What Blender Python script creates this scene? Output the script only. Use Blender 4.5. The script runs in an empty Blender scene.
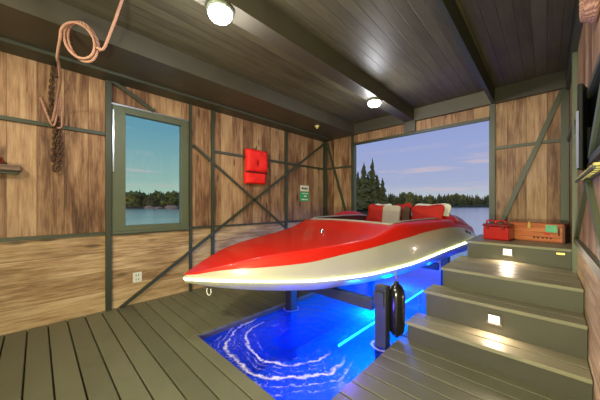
import bpy, bmesh, math, random
from mathutils import Vector, Matrix, noise
random.seed(7)
S = 1.25                       # all plan units below are eye heights; S turns them into metres
sc = bpy.context.scene
COL = sc.collection
PI = math.pi

# ------------------------------------------------------------------ node helpers
class NT:
    def __init__(s, name, world=False):
        if world:
            s.m = bpy.data.worlds.new(name)
        else:
            s.m = bpy.data.materials.new(name)
        s.m.use_nodes = True
        s.t = s.m.node_tree
        s.t.nodes.clear()
        s.l = s.t.links
    def n(s, typ, **kw):
        nd = s.t.nodes.new(typ)
        ins = kw.pop('ins', {})
        for k, v in kw.items():
            setattr(nd, k, v)
        for k, v in ins.items():
            s.put(nd, k, v)
        return nd
    def put(s, nd, k, v):
        if isinstance(v, bpy.types.NodeSocket):
            s.l.new(v, nd.inputs[k])
        else:
            nd.inputs[k].default_value = v
    def math(s, op, a, b=0.0, c=0.0):
        nd = s.n('ShaderNodeMath', operation=op)
        s.put(nd, 0, a); s.put(nd, 1, b)
        if op in ('MULTIPLY_ADD', 'SMOOTH_MIN', 'COMPARE'): s.put(nd, 2, c)
        return nd.outputs[0]
    def mix(s, f, a, b, mode='MIX'):
        nd = s.n('ShaderNodeMix', data_type='RGBA', blend_type=mode)
        s.put(nd, 0, f); s.put(nd, 6, a); s.put(nd, 7, b)
        return nd.outputs[2]
    def rng(s, v, a, b, c=0.0, d=1.0, smooth=False):
        nd = s.n('ShaderNodeMapRange')
        if smooth: nd.interpolation_type = 'SMOOTHSTEP'
        s.put(nd, 0, v)
        for i, q in enumerate((a, b, c, d)): s.put(nd, i+1, q)
        return nd.outputs[0]
    def ramp(s, f, stops):
        nd = s.n('ShaderNodeValToRGB')
        e = nd.color_ramp.elements
        e[0].position, e[0].color = stops[0][0], c4(stops[0][1])
        e[1].position, e[1].color = stops[-1][0], c4(stops[-1][1])
        for p, c in stops[1:-1]:
            q = e.new(p); q.color = c4(c)
        s.put(nd, 0, f)
        return nd.outputs[0]
    def noise(s, vec, scale, detail=3, rough=0.5):
        nd = s.n('ShaderNodeTexNoise')
        s.put(nd, 'Vector', vec); s.put(nd, 'Scale', scale); s.put(nd, 'Detail', detail); s.put(nd, 'Roughness', rough)
        return nd.outputs[0]
    def comb(s, x, y, z):
        nd = s.n('ShaderNodeCombineXYZ')
        s.put(nd, 0, x); s.put(nd, 1, y); s.put(nd, 2, z)
        return nd.outputs[0]
    def pos(s):
        g = s.n('ShaderNodeTexCoord')
        x = s.n('ShaderNodeSeparateXYZ'); s.l.new(g.outputs['Object'], x.inputs[0])
        return g.outputs['Object'], x.outputs[0], x.outputs[1], x.outputs[2]
    def out(s, sh):
        o = s.n('ShaderNodeOutputWorld' if isinstance(s.m, bpy.types.World) else 'ShaderNodeOutputMaterial')
        s.l.new(sh, o.inputs[0]); return s.m
    def bsdf(s, col, rough=0.5, metal=0.0, spec=0.5, bump=None, bstr=0.2, bdist=0.01, coat=0.0, coat_r=0.1):
        b = s.n('ShaderNodeBsdfPrincipled')
        s.put(b, 'Base Color', c4(col) if isinstance(col, tuple) else col)
        s.put(b, 'Roughness', rough); s.put(b, 'Metallic', metal); s.put(b, 'Specular IOR Level', spec)
        s.put(b, 'Coat Weight', coat); s.put(b, 'Coat Roughness', coat_r)
        if bump is not None:
            bp = s.n('ShaderNodeBump'); s.put(bp, 'Height', bump); s.put(bp, 'Strength', bstr); s.put(bp, 'Distance', bdist)
            s.l.new(bp.outputs[0], b.inputs['Normal'])
        return b.outputs[0]
def c4(c): return tuple(c)+(1.0,) if len(c) == 3 else tuple(c)
def srgb(r, g, b):
    f = lambda v: (v/255/12.92) if v/255 <= 0.04045 else ((v/255+0.055)/1.055)**2.4
    return (f(r), f(g), f(b))

def plain(name, col, rough=0.5, metal=0.0, var=0.12, scale=8.0, spec=0.5, coat=0.0, bstr=0.1):
    t = NT(name); p, x, y, z = t.pos()
    n = t.noise(p, scale, 4, 0.6)
    c = t.mix(t.rng(n, 0.3, 0.7), tuple(q*(1-var) for q in c4(col)[:3])+(1,), tuple(min(1, q*(1+var)) for q in c4(col)[:3])+(1,))
    return t.out(t.bsdf(c, rough, metal, spec, bump=t.noise(p, scale*6, 3, 0.6), bstr=bstr, bdist=0.004, coat=coat))

def emit(name, col, strength):
    t = NT(name)
    e = t.n('ShaderNodeEmission', ins={'Color': c4(col), 'Strength': strength})
    return t.out(e.outputs[0])

def planks(name, across, along, width, cols, gap=0.018, rough=0.55, grain=1.0, knots=True, offset=0.0):
    """boards laid side by side; 'across' and 'along' are 0,1,2 axis numbers"""
    t = NT(name); p, x, y, z = t.pos(); ax = (x, y, z)
    a = t.math('ADD', t.math('DIVIDE', ax[across], width), offset)
    idx = t.math('FLOOR', a); fr = t.math('FRACT', a)
    wn = t.n('ShaderNodeTexWhiteNoise', noise_dimensions='1D'); t.put(wn, 'W', idx)
    wn2 = t.n('ShaderNodeTexWhiteNoise', noise_dimensions='1D'); t.put(wn2, 'W', t.math('ADD', idx, 37.3))
    shift = t.math('MULTIPLY', wn.outputs[0], 31.0)
    v = t.comb(t.math('MULTIPLY', ax[across], 1.0), t.math('ADD', t.math('MULTIPLY', ax[along], 0.085), shift), shift)
    g1 = t.noise(v, 30.0, 6, 0.70)
    v2 = t.comb(ax[across], t.math('ADD', t.math('MULTIPLY', ax[along], 0.03), shift), shift)
    g2 = t.noise(v2, 90.0, 3, 0.6)
    v3 = t.comb(t.math('MULTIPLY', ax[across], 0.8), t.math('ADD', t.math('MULTIPLY', ax[along], 0.25), shift), shift)
    g3 = t.noise(v3, 5.0, 3, 0.55)
    f = t.math('ADD', t.math('MULTIPLY', g1, 0.55*grain), t.math('ADD', t.math('MULTIPLY', g2, 0.25*grain), t.math('MULTIPLY', g3, 0.45)))
    f = t.math('ADD', f, t.math('MULTIPLY', t.math('SUBTRACT', wn2.outputs[0], 0.5), 0.15))
    f = t.math('SUBTRACT', f, 0.225*grain - 0.2)
    c = t.ramp(f, [(0.38, cols[0]), (0.495, cols[1]), (0.60, cols[2]), (0.75, cols[3])])
    if knots:
        vk = t.comb(t.math('DIVIDE', ax[across], 0.10), t.math('ADD', t.math('DIVIDE', ax[along], 0.34), shift), idx)
        vo = t.n('ShaderNodeTexVoronoi'); t.put(vo, 'Vector', vk); t.put(vo, 'Scale', 1.0)
        cs = t.n('ShaderNodeSeparateColor'); t.l.new(vo.outputs['Color'], cs.inputs[0])
        k = t.math('MULTIPLY', t.rng(vo.outputs['Distance'], 0.10, 0.30, 1.0, 0.0, True), t.math('GREATER_THAN', cs.outputs[0], 0.70))
        c = t.mix(t.math('MULTIPLY', k, 0.65), c, c4(tuple(q*0.35 for q in cols[0])))
    e = t.math('MINIMUM', fr, t.math('SUBTRACT', 1.0, fr))
    gp = t.rng(e, gap*0.4, gap, 1.0, 0.0, True)
    c = t.mix(t.math('MULTIPLY', gp, 0.55), c, c4(tuple(q*0.35 for q in cols[0])))
    h = t.math('SUBTRACT', t.math('MULTIPLY', g1, 0.35), gp)
    return t.out(t.bsdf(c, rough, 0, 0.35, bump=h, bstr=0.35, bdist=0.006))

M = {}
wood_cols = [srgb(64, 38, 27), srgb(110, 76, 53), srgb(150, 114, 84), srgb(184, 150, 114)]
wood_h = [srgb(118, 88, 58), srgb(166, 132, 92), srgb(200, 168, 126), srgb(222, 196, 158)]
M['wood_yz'] = planks('weathered_boards_upright_side', 1, 2, 0.205, wood_cols)
M['wood_xz'] = planks('weathered_boards_upright_end', 0, 2, 0.205, wood_cols)
M['wood_lvl'] = planks('weathered_boards_level', 2, 1, 0.23, wood_h)
M['wood_lvl_x'] = planks('weathered_boards_level_end', 2, 0, 0.23, wood_h)
ceil_cols = [srgb(60, 54, 42), srgb(76, 70, 54), srgb(86, 80, 62), srgb(96, 90, 72)]
M['ceiling'] = planks('dark_stained_ceiling_boards', 0, 1, 0.105, ceil_cols, gap=0.05, rough=0.5, grain=0.7, knots=False)
M['beam'] = plain('dark_painted_beam', srgb(70, 65, 54), 0.45, var=0.10, scale=5)
M['trim'] = plain('olive_grey_painted_steel', srgb(56, 60, 45), 0.45, 0.0, var=0.08)
M['frame'] = plain('olive_grey_window_frame', srgb(88, 94, 74), 0.45, var=0.06)
M['silver'] = plain('silver_edge', srgb(190, 195, 200), 0.3, 0.8, var=0.05)
M['bezel'] = plain('lavender_grey_bezel', srgb(84, 86, 124), 0.45, 0.0, var=0.05)
M['plate'] = plain('dark_paint_and_plate_shade', srgb(60, 62, 52), 0.5, var=0.08)  # own paint of dark fittings; on the wall-top plate it stands for shade
def deckmat(name, base, across=1):
    t = NT(name); p, x, y, z = t.pos()
    ax = (x, y, z)
    idx = t.math('FLOOR', t.math('DIVIDE', t.math('SUBTRACT', ax[across], 0.081), 0.1475))
    wn = t.n('ShaderNodeTexWhiteNoise', noise_dimensions='1D'); t.put(wn, 'W', idx)
    n1 = t.noise(p, 3.0, 4, 0.6); n2 = t.noise(p, 60.0, 2, 0.5)
    v = t.math('ADD', t.math('MULTIPLY', wn.outputs[0], 0.35), t.math('MULTIPLY', n1, 0.65))
    c = t.mix(t.rng(v, 0.2, 0.8), c4(tuple(q*0.78 for q in base)), c4(tuple(q*1.2 for q in base)))
    sp = t.rng(t.noise(p, 38.0, 1, 0.4), 0.76, 0.80)
    c = t.mix(t.math('MULTIPLY', sp, 0.3), c, c4(srgb(170, 165, 140)))
    r = t.rng(n1, 0.3, 0.7, 0.38, 0.55)
    return t.out(t.bsdf(c, r, 0, 0.4, bump=n2, bstr=0.08, bdist=0.003))
M['deck'] = deckmat('grey_composite_deck_boards', srgb(104, 102, 80))
M['step'] = deckmat('grey_composite_step_boards', srgb(138, 132, 108))
M['riser'] = plain('grey_painted_riser', srgb(74, 70, 58), 0.5, var=0.07)

def mat_fabric(name, col, rough=0.8):
    t = NT(name); p, x, y, z = t.pos()
    n = t.noise(p, 5.0, 3); w = t.noise(p, 160.0, 2)
    c = t.mix(n, c4(tuple(q*0.82 for q in col)), c4(tuple(min(1, q*1.15) for q in col)))
    return t.out(t.bsdf(c, rough, 0, 0.3, bump=w, bstr=0.25, bdist=0.003))
M['red_fabric'] = mat_fabric('red_canvas', srgb(176, 36, 26))
M['vest'] = mat_fabric('bright_red_nylon', srgb(245, 40, 34), 0.6)
M['white_fabric'] = mat_fabric('pale_canvas', srgb(220, 215, 200))
M['grey_fabric'] = mat_fabric('taupe_towel', srgb(175, 165, 148))
M['brown_fabric'] = mat_fabric('dark_brown_throw', srgb(80, 58, 42))
M['dark_fabric'] = mat_fabric('black_webbing', srgb(90, 20, 18))

# boat paint
t = NT('red_gelcoat'); p, x, y, z = t.pos()
c = t.mix(t.noise(p, 1.4, 2), c4(srgb(196, 18, 10)), c4(srgb(210, 32, 10)))
M['red_gel'] = t.out(t.bsdf(c, 0.5, 0, 0.3, coat=0.35, coat_r=0.12))
t = NT('cream_gelcoat'); p, x, y, z = t.pos()
c = t.mix(t.noise(p, 2.2, 2), c4(srgb(176, 170, 152)), c4(srgb(190, 184, 166)))
M['cream_gel'] = t.out(t.bsdf(c, 0.3, 0, 0.5, coat=0.4, coat_r=0.1))
M['seat_grey'] = plain('grey_vinyl', srgb(150, 148, 142), 0.5)
M['cockpit'] = plain('dark_red_cockpit_carpet', srgb(90, 24, 20), 0.9)
M['chrome'] = plain('chrome', srgb(215, 215, 210), 0.15, 1.0, var=0.02)
M['black'] = plain('black_plastic', srgb(16, 17, 18), 0.6, var=0.1, spec=.2)
M['black_gloss'] = plain('black_glass', srgb(10, 12, 12), 0.12, var=0.05, bstr=0.0)
M['steel'] = plain('galvanised_lift_steel', srgb(58, 60, 68), 0.5, 0.3, var=0.12)
M['fender'] = plain('black_fender_vinyl', srgb(20, 18, 20), 0.25, coat=0.4)
M['fender_red'] = plain('red_fender_band', srgb(90, 12, 14), 0.3)
M['white_pl'] = plain('white_plastic', srgb(225, 222, 205), 0.4, var=0.03)
M['slot'] = plain('outlet_slot', srgb(60, 60, 55), 0.5)
M['green_sign'] = plain('green_sign_enamel', srgb(40, 165, 105), 0.4, var=0.04)
M['rust'] = plain('rusty_iron', srgb(80, 56, 38), 0.75, 0.3, var=0.5, scale=40)
M['red_pl'] = plain('red_plastic', srgb(186, 22, 18), 0.3, var=0.05)
M['dred_pl'] = plain('dark_red_plastic', srgb(120, 12, 12), 0.35, var=0.05)
M['crate'] = planks('orange_varnished_crate_boards', 2, 0, 0.06, [srgb(120, 58, 30), srgb(178, 92, 50), srgb(205, 118, 70), srgb(220, 140, 88)], gap=0.03, rough=0.4, knots=False)
M['crate_dark'] = plain('dark_crate_wood', srgb(78, 40, 24), 0.5, var=0.2)
M['brass'] = plain('brass', srgb(225, 195, 110), 0.3, 0.7, var=0.05)
M['lbl_green'] = plain('mint_paper', srgb(110, 190, 145), 0.6, var=0.2, scale=30)
M['lbl_red'] = plain('red_paper', srgb(200, 50, 30), 0.6)
M['ink'] = plain('dark_ink', srgb(55, 35, 25), 0.6)
M['orange'] = plain('orange_decal', srgb(230, 150, 95), 0.4)
M['slat'] = plain('pale_slat_wood', srgb(176, 160, 92), 0.5)
M['shelf'] = planks('grey_brown_shelf_wood', 2, 1, 0.05, [srgb(70, 52, 42), srgb(96, 74, 60), srgb(120, 94, 78), srgb(140, 112, 94)], knots=False)
M['rope'] = None
t = NT('twisted_tan_rope'); p, x, y, z = t.pos()
uv = t.n('ShaderNodeUVMap')
w = t.n('ShaderNodeTexWave', ins={'Scale': 28.0, 'Distortion': 1.0}); t.l.new(p, w.inputs['Vector'])
w.bands_direction = 'DIAGONAL'
c = t.mix(w.outputs[1], c4(srgb(132, 92, 78)), c4(srgb(190, 146, 126)))
M['rope'] = t.out(t.bsdf(c, 0.8, 0, 0.2, bump=w.outputs[1], bstr=0.5, bdist=0.004))
# glass
t = NT('window_glass')
gl = t.n('ShaderNodeBsdfGlossy', ins={'Roughness': 0.02, 'Color': (1, 1, 1, 1)})
tr = t.n('ShaderNodeBsdfTransparent', ins={'Color': (0.93, 0.98, 0.96, 1)})
mx = t.n('ShaderNodeMixShader', ins={0: 0.04}); t.l.new(tr.outputs[0], mx.inputs[1]); t.l.new(gl.outputs[0], mx.inputs[2])
M['glass'] = t.out(mx.outputs[0])
M['lens'] = emit('lit_lamp_lens', (0.93, 0.96, 1.0), 9.0)
M['steplens'] = emit('lit_step_lens', (1.0, 0.84, 0.66), 2.2)
M['led'] = emit('lit_hull_strip', (0.90, 1.0, 0.48), 3.6)
M['uled'] = emit('lit_underwater_bar', (0.02, 0.55, 1.0), 5.0)
M['det'] = plain('cream_detector', srgb(215, 205, 130), 0.4)
# foliage etc
def leafmat(name, a, b):
    t = NT(name); p, x, y, z = t.pos()
    c = t.mix(t.rng(t.noise(p, 1.6, 4, 0.7), 0.3, 0.7), c4(a), c4(b))
    return t.out(t.bsdf(c, 0.8, 0, 0.2, bump=t.noise(p, 6, 3), bstr=0.8, bdist=0.3))
M['pine'] = leafmat('dark_pine_needles', srgb(74, 82, 50), srgb(118, 122, 72))
M['leaf'] = leafmat('olive_green_leaves', srgb(96, 108, 56), srgb(150, 150, 84))
M['bark'] = plain('grey_bark', srgb(70, 58, 48), 0.9, var=0.3)
M['rock'] = plain('tan_shore_rock', srgb(170, 146, 120), 0.9, var=0.25, scale=2)
M['bank'] = plain('dark_green_shore', srgb(52, 60, 38), 0.95, var=0.4, scale=0.4)

# ------------------------------------------------------------------ mesh helpers (plan units -> metres)
def V(x, y, z): return Vector((x*S, y*S, z*S))
def box(bm, x0, x1, y0, y1, z0, z1, mi=0):
    n0 = len(bm.faces)
    v = [bm.verts.new(V(x, y, z)) for x in (x0, x1) for y in (y0, y1) for z in (z0, z1)]
    fs = [(0, 1, 3, 2), (4, 6, 7, 5), (0, 4, 5, 1), (2, 3, 7, 6), (0, 2, 6, 4), (1, 5, 7, 3)]
    for f in fs:
        q = bm.faces.new([v[i] for i in f]); q.material_index = mi
def mbox(bm, c, sx, sy, sz, rz=0.0, mi=0, R=None):
    """box of metres at metre centre c"""
    Rm = R if R is not None else Matrix.Rotation(rz, 3, 'Z')
    v = [bm.verts.new(Vector(c)+Rm@Vector((x*sx/2, y*sy/2, z*sz/2))) for x in (-1, 1) for y in (-1, 1) for z in (-1, 1)]
    for f in [(0, 1, 3, 2), (4, 6, 7, 5), (0, 4, 5, 1), (2, 3, 7, 6), (0, 2, 6, 4), (1, 5, 7, 3)]:
        q = bm.faces.new([v[i] for i in f]); q.material_index = mi
def tube(bm, pts, r, seg=8, closed=False, mi=0, rads=None):
    """pts in metres"""
    pts = [Vector(p) for p in pts]; n = len(pts); rings = []
    prev = None
    for i, p in enumerate(pts):
        a = pts[(i+1) % n] if (closed or i < n-1) else pts[i]
        b = pts[(i-1) % n] if (closed or i > 0) else pts[i]
        d = (a-b).normalized()
        if prev is None:
            up = Vector((0, 0, 1)) if abs(d.z) < 0.9 else Vector((1, 0, 0))
            u = d.cross(up).normalized()
        else:
            u = (prev - d*prev.dot(d)).normalized()
        prev = u
        w = d.cross(u)
        rr = rads[i] if rads else r
        rings.append([bm.verts.new(p+u*math.cos(2*PI*k/seg)*rr+w*math.sin(2*PI*k/seg)*rr) for k in range(seg)])
    m = n if closed else n-1
    for i in range(m):
        A, B = rings[i], rings[(i+1) % n]
        for k in range(seg):
            f = bm.faces.new((A[k], A[(k+1) % seg], B[(k+1) % seg], B[k])); f.smooth = True; f.material_index = mi
    if not closed:
        for R_ in (rings[0], rings[-1]):
            try:
                f = bm.faces.new(R_); f.material_index = mi
            except Exception: pass
def lathe(bm, prof, c, axis=Vector((0, 0, 1)), seg=20, mi=0):
    """prof list of (r, h) metres, about axis through c"""
    axis = Vector(axis).normalized()
    up = Vector((0, 0, 1)) if abs(axis.z) < 0.9 else Vector((1, 0, 0))
    u = axis.cross(up).normalized(); w = axis.cross(u)
    rings = []
    for r, h in prof:
        rings.append([bm.verts.new(Vector(c)+axis*h+(u*math.cos(2*PI*k/seg)+w*math.sin(2*PI*k/seg))*max(r, 1e-4)) for k in range(seg)])
    for A, B in zip(rings, rings[1:]):
        for k in range(seg):
            f = bm.faces.new((A[k], A[(k+1) % seg], B[(k+1) % seg], B[k])); f.smooth = True; f.material_index = mi
    for R_ in (rings[0], rings[-1]):
        f = bm.faces.new(R_); f.material_index = mi
def obj(name, bm, mats, parent=None, loc=None, bevel=0.0, subsurf=0, solid=0.0):
    """link bm (world metres) as one mesh object whose origin is loc (or the parent's place)"""
    bmesh.ops.recalc_face_normals(bm, faces=bm.faces)
    if parent is not None:
        org = WORLD[parent.name]
    else:
        if loc is None:
            zs = [v.co.z for v in bm.verts]; xs = [v.co.x for v in bm.verts]; ys = [v.co.y for v in bm.verts]
            loc = Vector(((min(xs)+max(xs))/2, (min(ys)+max(ys))/2, min(zs)))
        org = Vector(loc)
    for v in bm.verts: v.co -= org
    me = bpy.data.meshes.new(name); bm.to_mesh(me); bm.free()
    o = bpy.data.objects.new(name, me); COL.objects.link(o)
    if not isinstance(mats, (list, tuple)): mats = [mats]
    for m in mats: me.materials.append(m)
    if parent is not None: o.parent = parent
    else: o.location = org
    WORLD[o.name] = org.copy()
    if bevel:
        b = o.modifiers.new('bevel', 'BEVEL'); b.width = bevel; b.segments = 2; b.limit_method = 'ANGLE'; b.angle_limit = 0.6
    if solid:
        q = o.modifiers.new('thickness', 'SOLIDIFY'); q.thickness = solid; q.offset = -1
    if subsurf:
        q = o.modifiers.new('smooth', 'SUBSURF'); q.levels = subsurf; q.render_levels = subsurf
    return o
WORLD = {}
def thing(name, label, cat, loc, group=None):
    o = bpy.data.objects.new(name, None); COL.objects.link(o)
    o.location = loc; o.empty_display_size = 0.1
    WORLD[o.name] = Vector(loc)
    o['label'] = label; o['category'] = cat
    if group: o['group'] = group
    return o
def tag(o, label, cat, group=None):
    o['label'] = label; o['category'] = cat
    if group: o['group'] = group
    return o
def struct(name, bm, m, org0=True, **kw):
    # the setting keeps its origin at the world's so that the board patterns of neighbouring walls agree
    o = obj(name, bm, m, loc=(0, 0, 0) if org0 else None, **kw); o['kind'] = 'structure'; return o
def B(): return bmesh.new()
TRIM = [0]
def trim(bm, m, **kw):
    TRIM[0] += 1
    return struct('trim_%d' % TRIM[0], bm, m, org0=True, **kw)

# ------------------------------------------------------------------ room shell
XL, XR, YB, YF = -3.0, 0.165, 3.77, -1.7       # plan units
ZC = 2.36                                       # ceiling
ZR = 0.733                                      # lower rail
WX0, WX1, WZ0, WZ1 = 0.50, 1.225, 0.742, 1.965  # left window along Y
# left wall
bm = B()
th = 0.06
box(bm, XL-th, XL, YF, WX0, ZR, ZC, 0)
box(bm, XL-th, XL, WX1, YB, ZR, ZC, 0)
box(bm, XL-th, XL, WX0, WX1, WZ1, ZC, 0)
box(bm, XL-th, XL, WX0, WX1, ZR, WZ0, 0)
box(bm, XL-th, XL, YF, YB, -0.3, ZR, 1)
struct('wall_left', bm, [M['wood_yz'], M['wood_lvl']])
# back wall
OX0, OX1, OZ = -2.37, -0.487, 2.03
bm = B()
box(bm, XL, OX0, YB, YB+th, -0.4, ZC, 0)
box(bm, OX1, XR, YB, YB+th, 0.0, ZC, 0)
box(bm, OX0, OX1, YB, YB+th, OZ, ZC, 0)
struct('wall_back', bm, M['wood_xz'])
# right wall
bm = B()
box(bm, XR, XR+th, YF, YB+th, ZR, ZC, 0)
box(bm, XR, XR+th, YF, YB+th, -0.1, ZR, 1)
struct('wall_right', bm, [M['wood_yz'], M['wood_lvl']])
bm = B(); box(bm, XL-th, XR+th, YF-th, YF, -0.1, ZC, 0)
struct('wall_front', bm, M['wood_xz'])
bm = B(); box(bm, XL-th, XR+th, YF-th, YB+th+0.12, ZC, ZC+0.06)
struct('ceiling', bm, M['ceiling'])

# floor of separate boards with gaps, around the slip
SX0, SX1, SY0 = -1.93, -0.80, 0.858
WL = -0.05
bm = B()
pitch = 0.118; g = 0.008
k0 = int(math.floor((YF-0.065)/pitch))
def board(bm, x0, x1, y0, y1, z1=0.0, th_=0.022):
    v0 = len(bm.verts); ch = 0.003
    zz = [z1-th_, z1-ch, z1]
    pts = []
    r0 = [V(x0, y0, z1-th_), V(x1, y0, z1-th_), V(x1, y1, z1-th_), V(x0, y1, z1-th_)]
    r1 = [V(x0, y0, z1-ch), V(x1, y0, z1-ch), V(x1, y1, z1-ch), V(x0, y1, z1-ch)]
    r2 = [V(x0+ch, y0+ch, z1), V(x1-ch, y0+ch, z1), V(x1-ch, y1-ch, z1), V(x0+ch, y1-ch, z1)]
    R_ = [[bm.verts.new(p) for p in r] for r in (r0, r1, r2)]
    for A, C in zip(R_, R_[1:]):
        for k in range(4): bm.faces.new((A[k], A[(k+1) % 4], C[(k+1) % 4], C[k]))
    bm.faces.new(R_[2]); bm.faces.new(R_[0][::-1])
y = 0.065 + k0*pitch
while y < YB:
    a, b = max(y+g/2, YF), min(y+pitch-g/2, YB)
    if b > a:
        if b <= SY0+0.02:
            board(bm, XL, XR, a, min(b, SY0))
        elif a < SY0:
            board(bm, XL, SX0, a, b); board(bm, SX1, XR, a, b); board(bm, SX0+.002, SX1-.002, a, SY0)
        else:
            board(bm, XL, SX0, a, b)
            board(bm, SX1, XR, a, b)
    y += pitch
# dark joists below the gaps
box(bm, XL, XR, YF, SY0-0.03, -0.06, -0.03); box(bm, XL, SX0-0.03, SY0-0.03, YB, -0.06, -0.03); box(bm, SX1+0.03, XR, SY0-0.03, YB, -0.06, -0.03)
struct('floor', bm, M['deck'])
# fascia boards round the slip
for nm, a in (('left', (SX0-0.03, SX0-0.004, SY0-0.03, YB, -0.55, -0.005)), ('right', (SX1+0.004, SX1+0.03, SY0-0.03, YB, -0.55, -0.005)),
              ('front', (SX0-0.004, SX1+0.004, SY0-0.03, SY0-0.004, -0.55, -0.005))):
    bm = B(); box(bm, *a); trim(bm, M['riser'])

# posts, rails, braces of the left wall
def bar(bm, p, q, w, d, nrm):
    """flat bar from p to q (plan units), width w in the wall's plane, depth d off the wall along nrm"""
    p, q = Vector(p)*S, Vector(q)*S; w *= S; d *= S
    a = (q-p).normalized(); nrm = Vector(nrm); s_ = a.cross(nrm).normalized()
    vs = []
    for e in (p, q):
        for sg, dd in ((-1, 0), (1, 0), (1, 1), (-1, 1)):
            vs.append(bm.verts.new(e+s_*sg*w/2+nrm*dd*d))
    for f in [(0, 1, 2, 3), (7, 6, 5, 4), (0, 4, 5, 1), (1, 5, 6, 2), (2, 6, 7, 3), (3, 7, 4, 0)]:
        bm.faces.new([vs[i] for i in f])
NL = (1, 0, 0); NB = (0, -1, 0); NR = (-1, 0, 0)
ZP = 2.19
for yy, z0, z1, w in ((0.472, 0, ZP, 0.045), (1.245, ZR*0, ZP, 0.026), (1.52, 0, ZP, 0.035), (2.76, 0, ZP, 0.045), (3.74, 0, ZP, 0.06), (-0.75, 0, ZP, 0.045)):
    bm = B(); bar(bm, (XL, yy, z0), (XL, yy, z1), w, 0.03, NL); trim(bm, M['trim'])
for a, b, zz, w in ((YF, 0.449, 1.668, 0.03), (1.54, 2.735, 1.668, 0.03), (2.785, 3.71, 1.668, 0.03), (YF, 0.449, ZR, 0.028), (0.495, 1.23, ZR-0.015, 0.022), (1.26, 1.50, ZR, 0.026), (1.54, 2.735, ZR, 0.02), (2.785, 3.71, ZR, 0.02)):
    bm = B(); bar(bm, (XL, a, zz), (XL, b, zz), w, 0.022, NL); trim(bm, M['trim'])
for p, q, w in (((0.56, 0.0), (3.70, 2.13), 0.034), ((1.27, 1.70), (2.73, 0.645), 0.030), ((0.49, 2.185), (0.86, 1.985), 0.034)):
    bm = B(); bar(bm, (XL+0.024, p[0], p[1]), (XL+0.024, q[0], q[1]), w, 0.014, NL); trim(bm, M['trim'])
# back wall
for xx, z0, z1, w in ((-2.965, 0, ZP, 0.05), (OX0-0.02, 0, ZP, 0.035), (OX1+0.02, 0.643, ZP, 0.055), (0.13, 0.643, ZP, 0.06)):
    bm = B(); bar(bm, (xx, YB, z0), (xx, YB, z1), w, 0.03, NB); trim(bm, M['trim'])
for a, b, zz in ((-2.94, OX0-0.038, 1.668), (OX1+0.048, 0.10, 1.668)):
    bm = B(); bar(bm, (a, YB, zz), (b, YB, zz), 0.03, 0.022, NB); trim(bm, M['trim'])
for p, q in (((-2.93, 2.14), (-2.46, 0.7)), ((0.11, 2.17), (OX1+0.06, 0.66))):
    bm = B(); bar(bm, (p[0], YB-0.022, p[1]), (q[0], YB-0.022, q[1]), 0.042, 0.014, NB); trim(bm, M['trim'])
bm = B(); bar(bm, (OX0-0.0, YB, OZ), (OX1, YB, OZ), 0.04, 0.03, NB); trim(bm, M['trim'])
# block that carries the heavy beam over the opening
bm = B(); box(bm, -1.50, -1.34, YB-0.05, YB, OZ+0.02, ZP); trim(bm, M['beam'])
# opening reveal
bm = B(); box(bm, OX0-0.002, OX0+0.012, YB-0.005, YB+th, -0.3, OZ-0.02); trim(bm, M['frame'])
bm = B(); box(bm, OX1-0.012, OX1+0.002, YB-0.005, YB+th, 0.0, OZ-0.02); trim(bm, M['frame'])
# top plates
bm = B(); box(bm, XL, XR, YB-0.06, YB, ZP, ZC); trim(bm, M['beam'])
bm = B(); box(bm, XL, -2.335, YF, YB-0.06, 2.2, ZC); trim(bm, M['beam'])
bm = B(); box(bm, XL, -2.80, YF, YB-0.06, 2.175, 2.2); trim(bm, M['plate'])  # darker paint puts the shade along the wall top into the colour
bm = B(); box(bm, 0.135, XR, YF, YB-0.06, 2.16, ZC); trim(bm, M['trim'])
# ceiling beams
bm = B(); box(bm, -1.49, -1.35, YF, YB-0.06, 2.2, ZC); trim(bm, M['beam'], bevel=0.004)
bm = B(); box(bm, -0.472, -0.438, YF, YB-0.06, 2.19, ZC); trim(bm, M['trim'])
# right wall post, rails, brace
bm = B(); box(bm, 0.138, XR, 2.84, 2.92, 0.485, 2.16); trim(bm, M['frame'])
for a, b, zz in ((YF, 2.84, ZR), (2.92, 3.74, 1.668), (YF, 1.2, 1.668)):
    bm = B(); bar(bm, (XR, a, zz), (XR, b, zz), 0.045, 0.02, NR); trim(bm, M['frame'])
for p, q in (((2.82, 0.74), (1.35, 1.52)), ((1.2, 0.62), (2.82, 1.62))):
    bm = B(); bar(bm, (XR-0.0, p[0], p[1]), (XR-0.0, q[0], q[1]), 0.045, 0.02, NR); trim(bm, M['frame'])

# ------------------------------------------------------------------ left window
bm = B()
fw = 0.118
def ring_frame(bm, y0, y1, z0, z1, w, x0, x1):
    box(bm, x0, x1, y0, y0+w, z0, z1); box(bm, x0, x1, y1-w*0.75, y1, z0, z1)
    box(bm, x0, x1, y0+w, y1-w*0.75, z1-w*0.55, z1); box(bm, x0, x1, y0+w, y1-w*0.75, z0, z0+w*0.5)
ring_frame(bm, WX0, WX1, WZ0, WZ1, 0.11, XL-0.05, XL+0.012)
win = struct('window_1', bm, M['frame'], bevel=0.003)
bm = B(); box(bm, XL-0.03, XL-0.024, WX0+0.105, WX1-0.08, WZ0+0.05, WZ1-0.055)
obj('glass_pane', bm, M['glass'], win)
bm = B(); box(bm, XL+0.0, XL+0.022, WX0-0.004, WX1, WZ1, WZ1+0.014)
obj('silver_edge_strip', bm, M['silver'], win)
bm = B(); box(bm, XL+0.012, XL+0.02, WX0+0.004, WX0+0.016, 1.32, WZ1-0.05)
obj('silver_edge_strip', bm, M['silver'], win)
bm = B(); box(bm, XL, XL+0.03, WX0, WX1, WZ0-0.02, WZ0)
obj('window_sill', bm, M['frame'], win)

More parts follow.
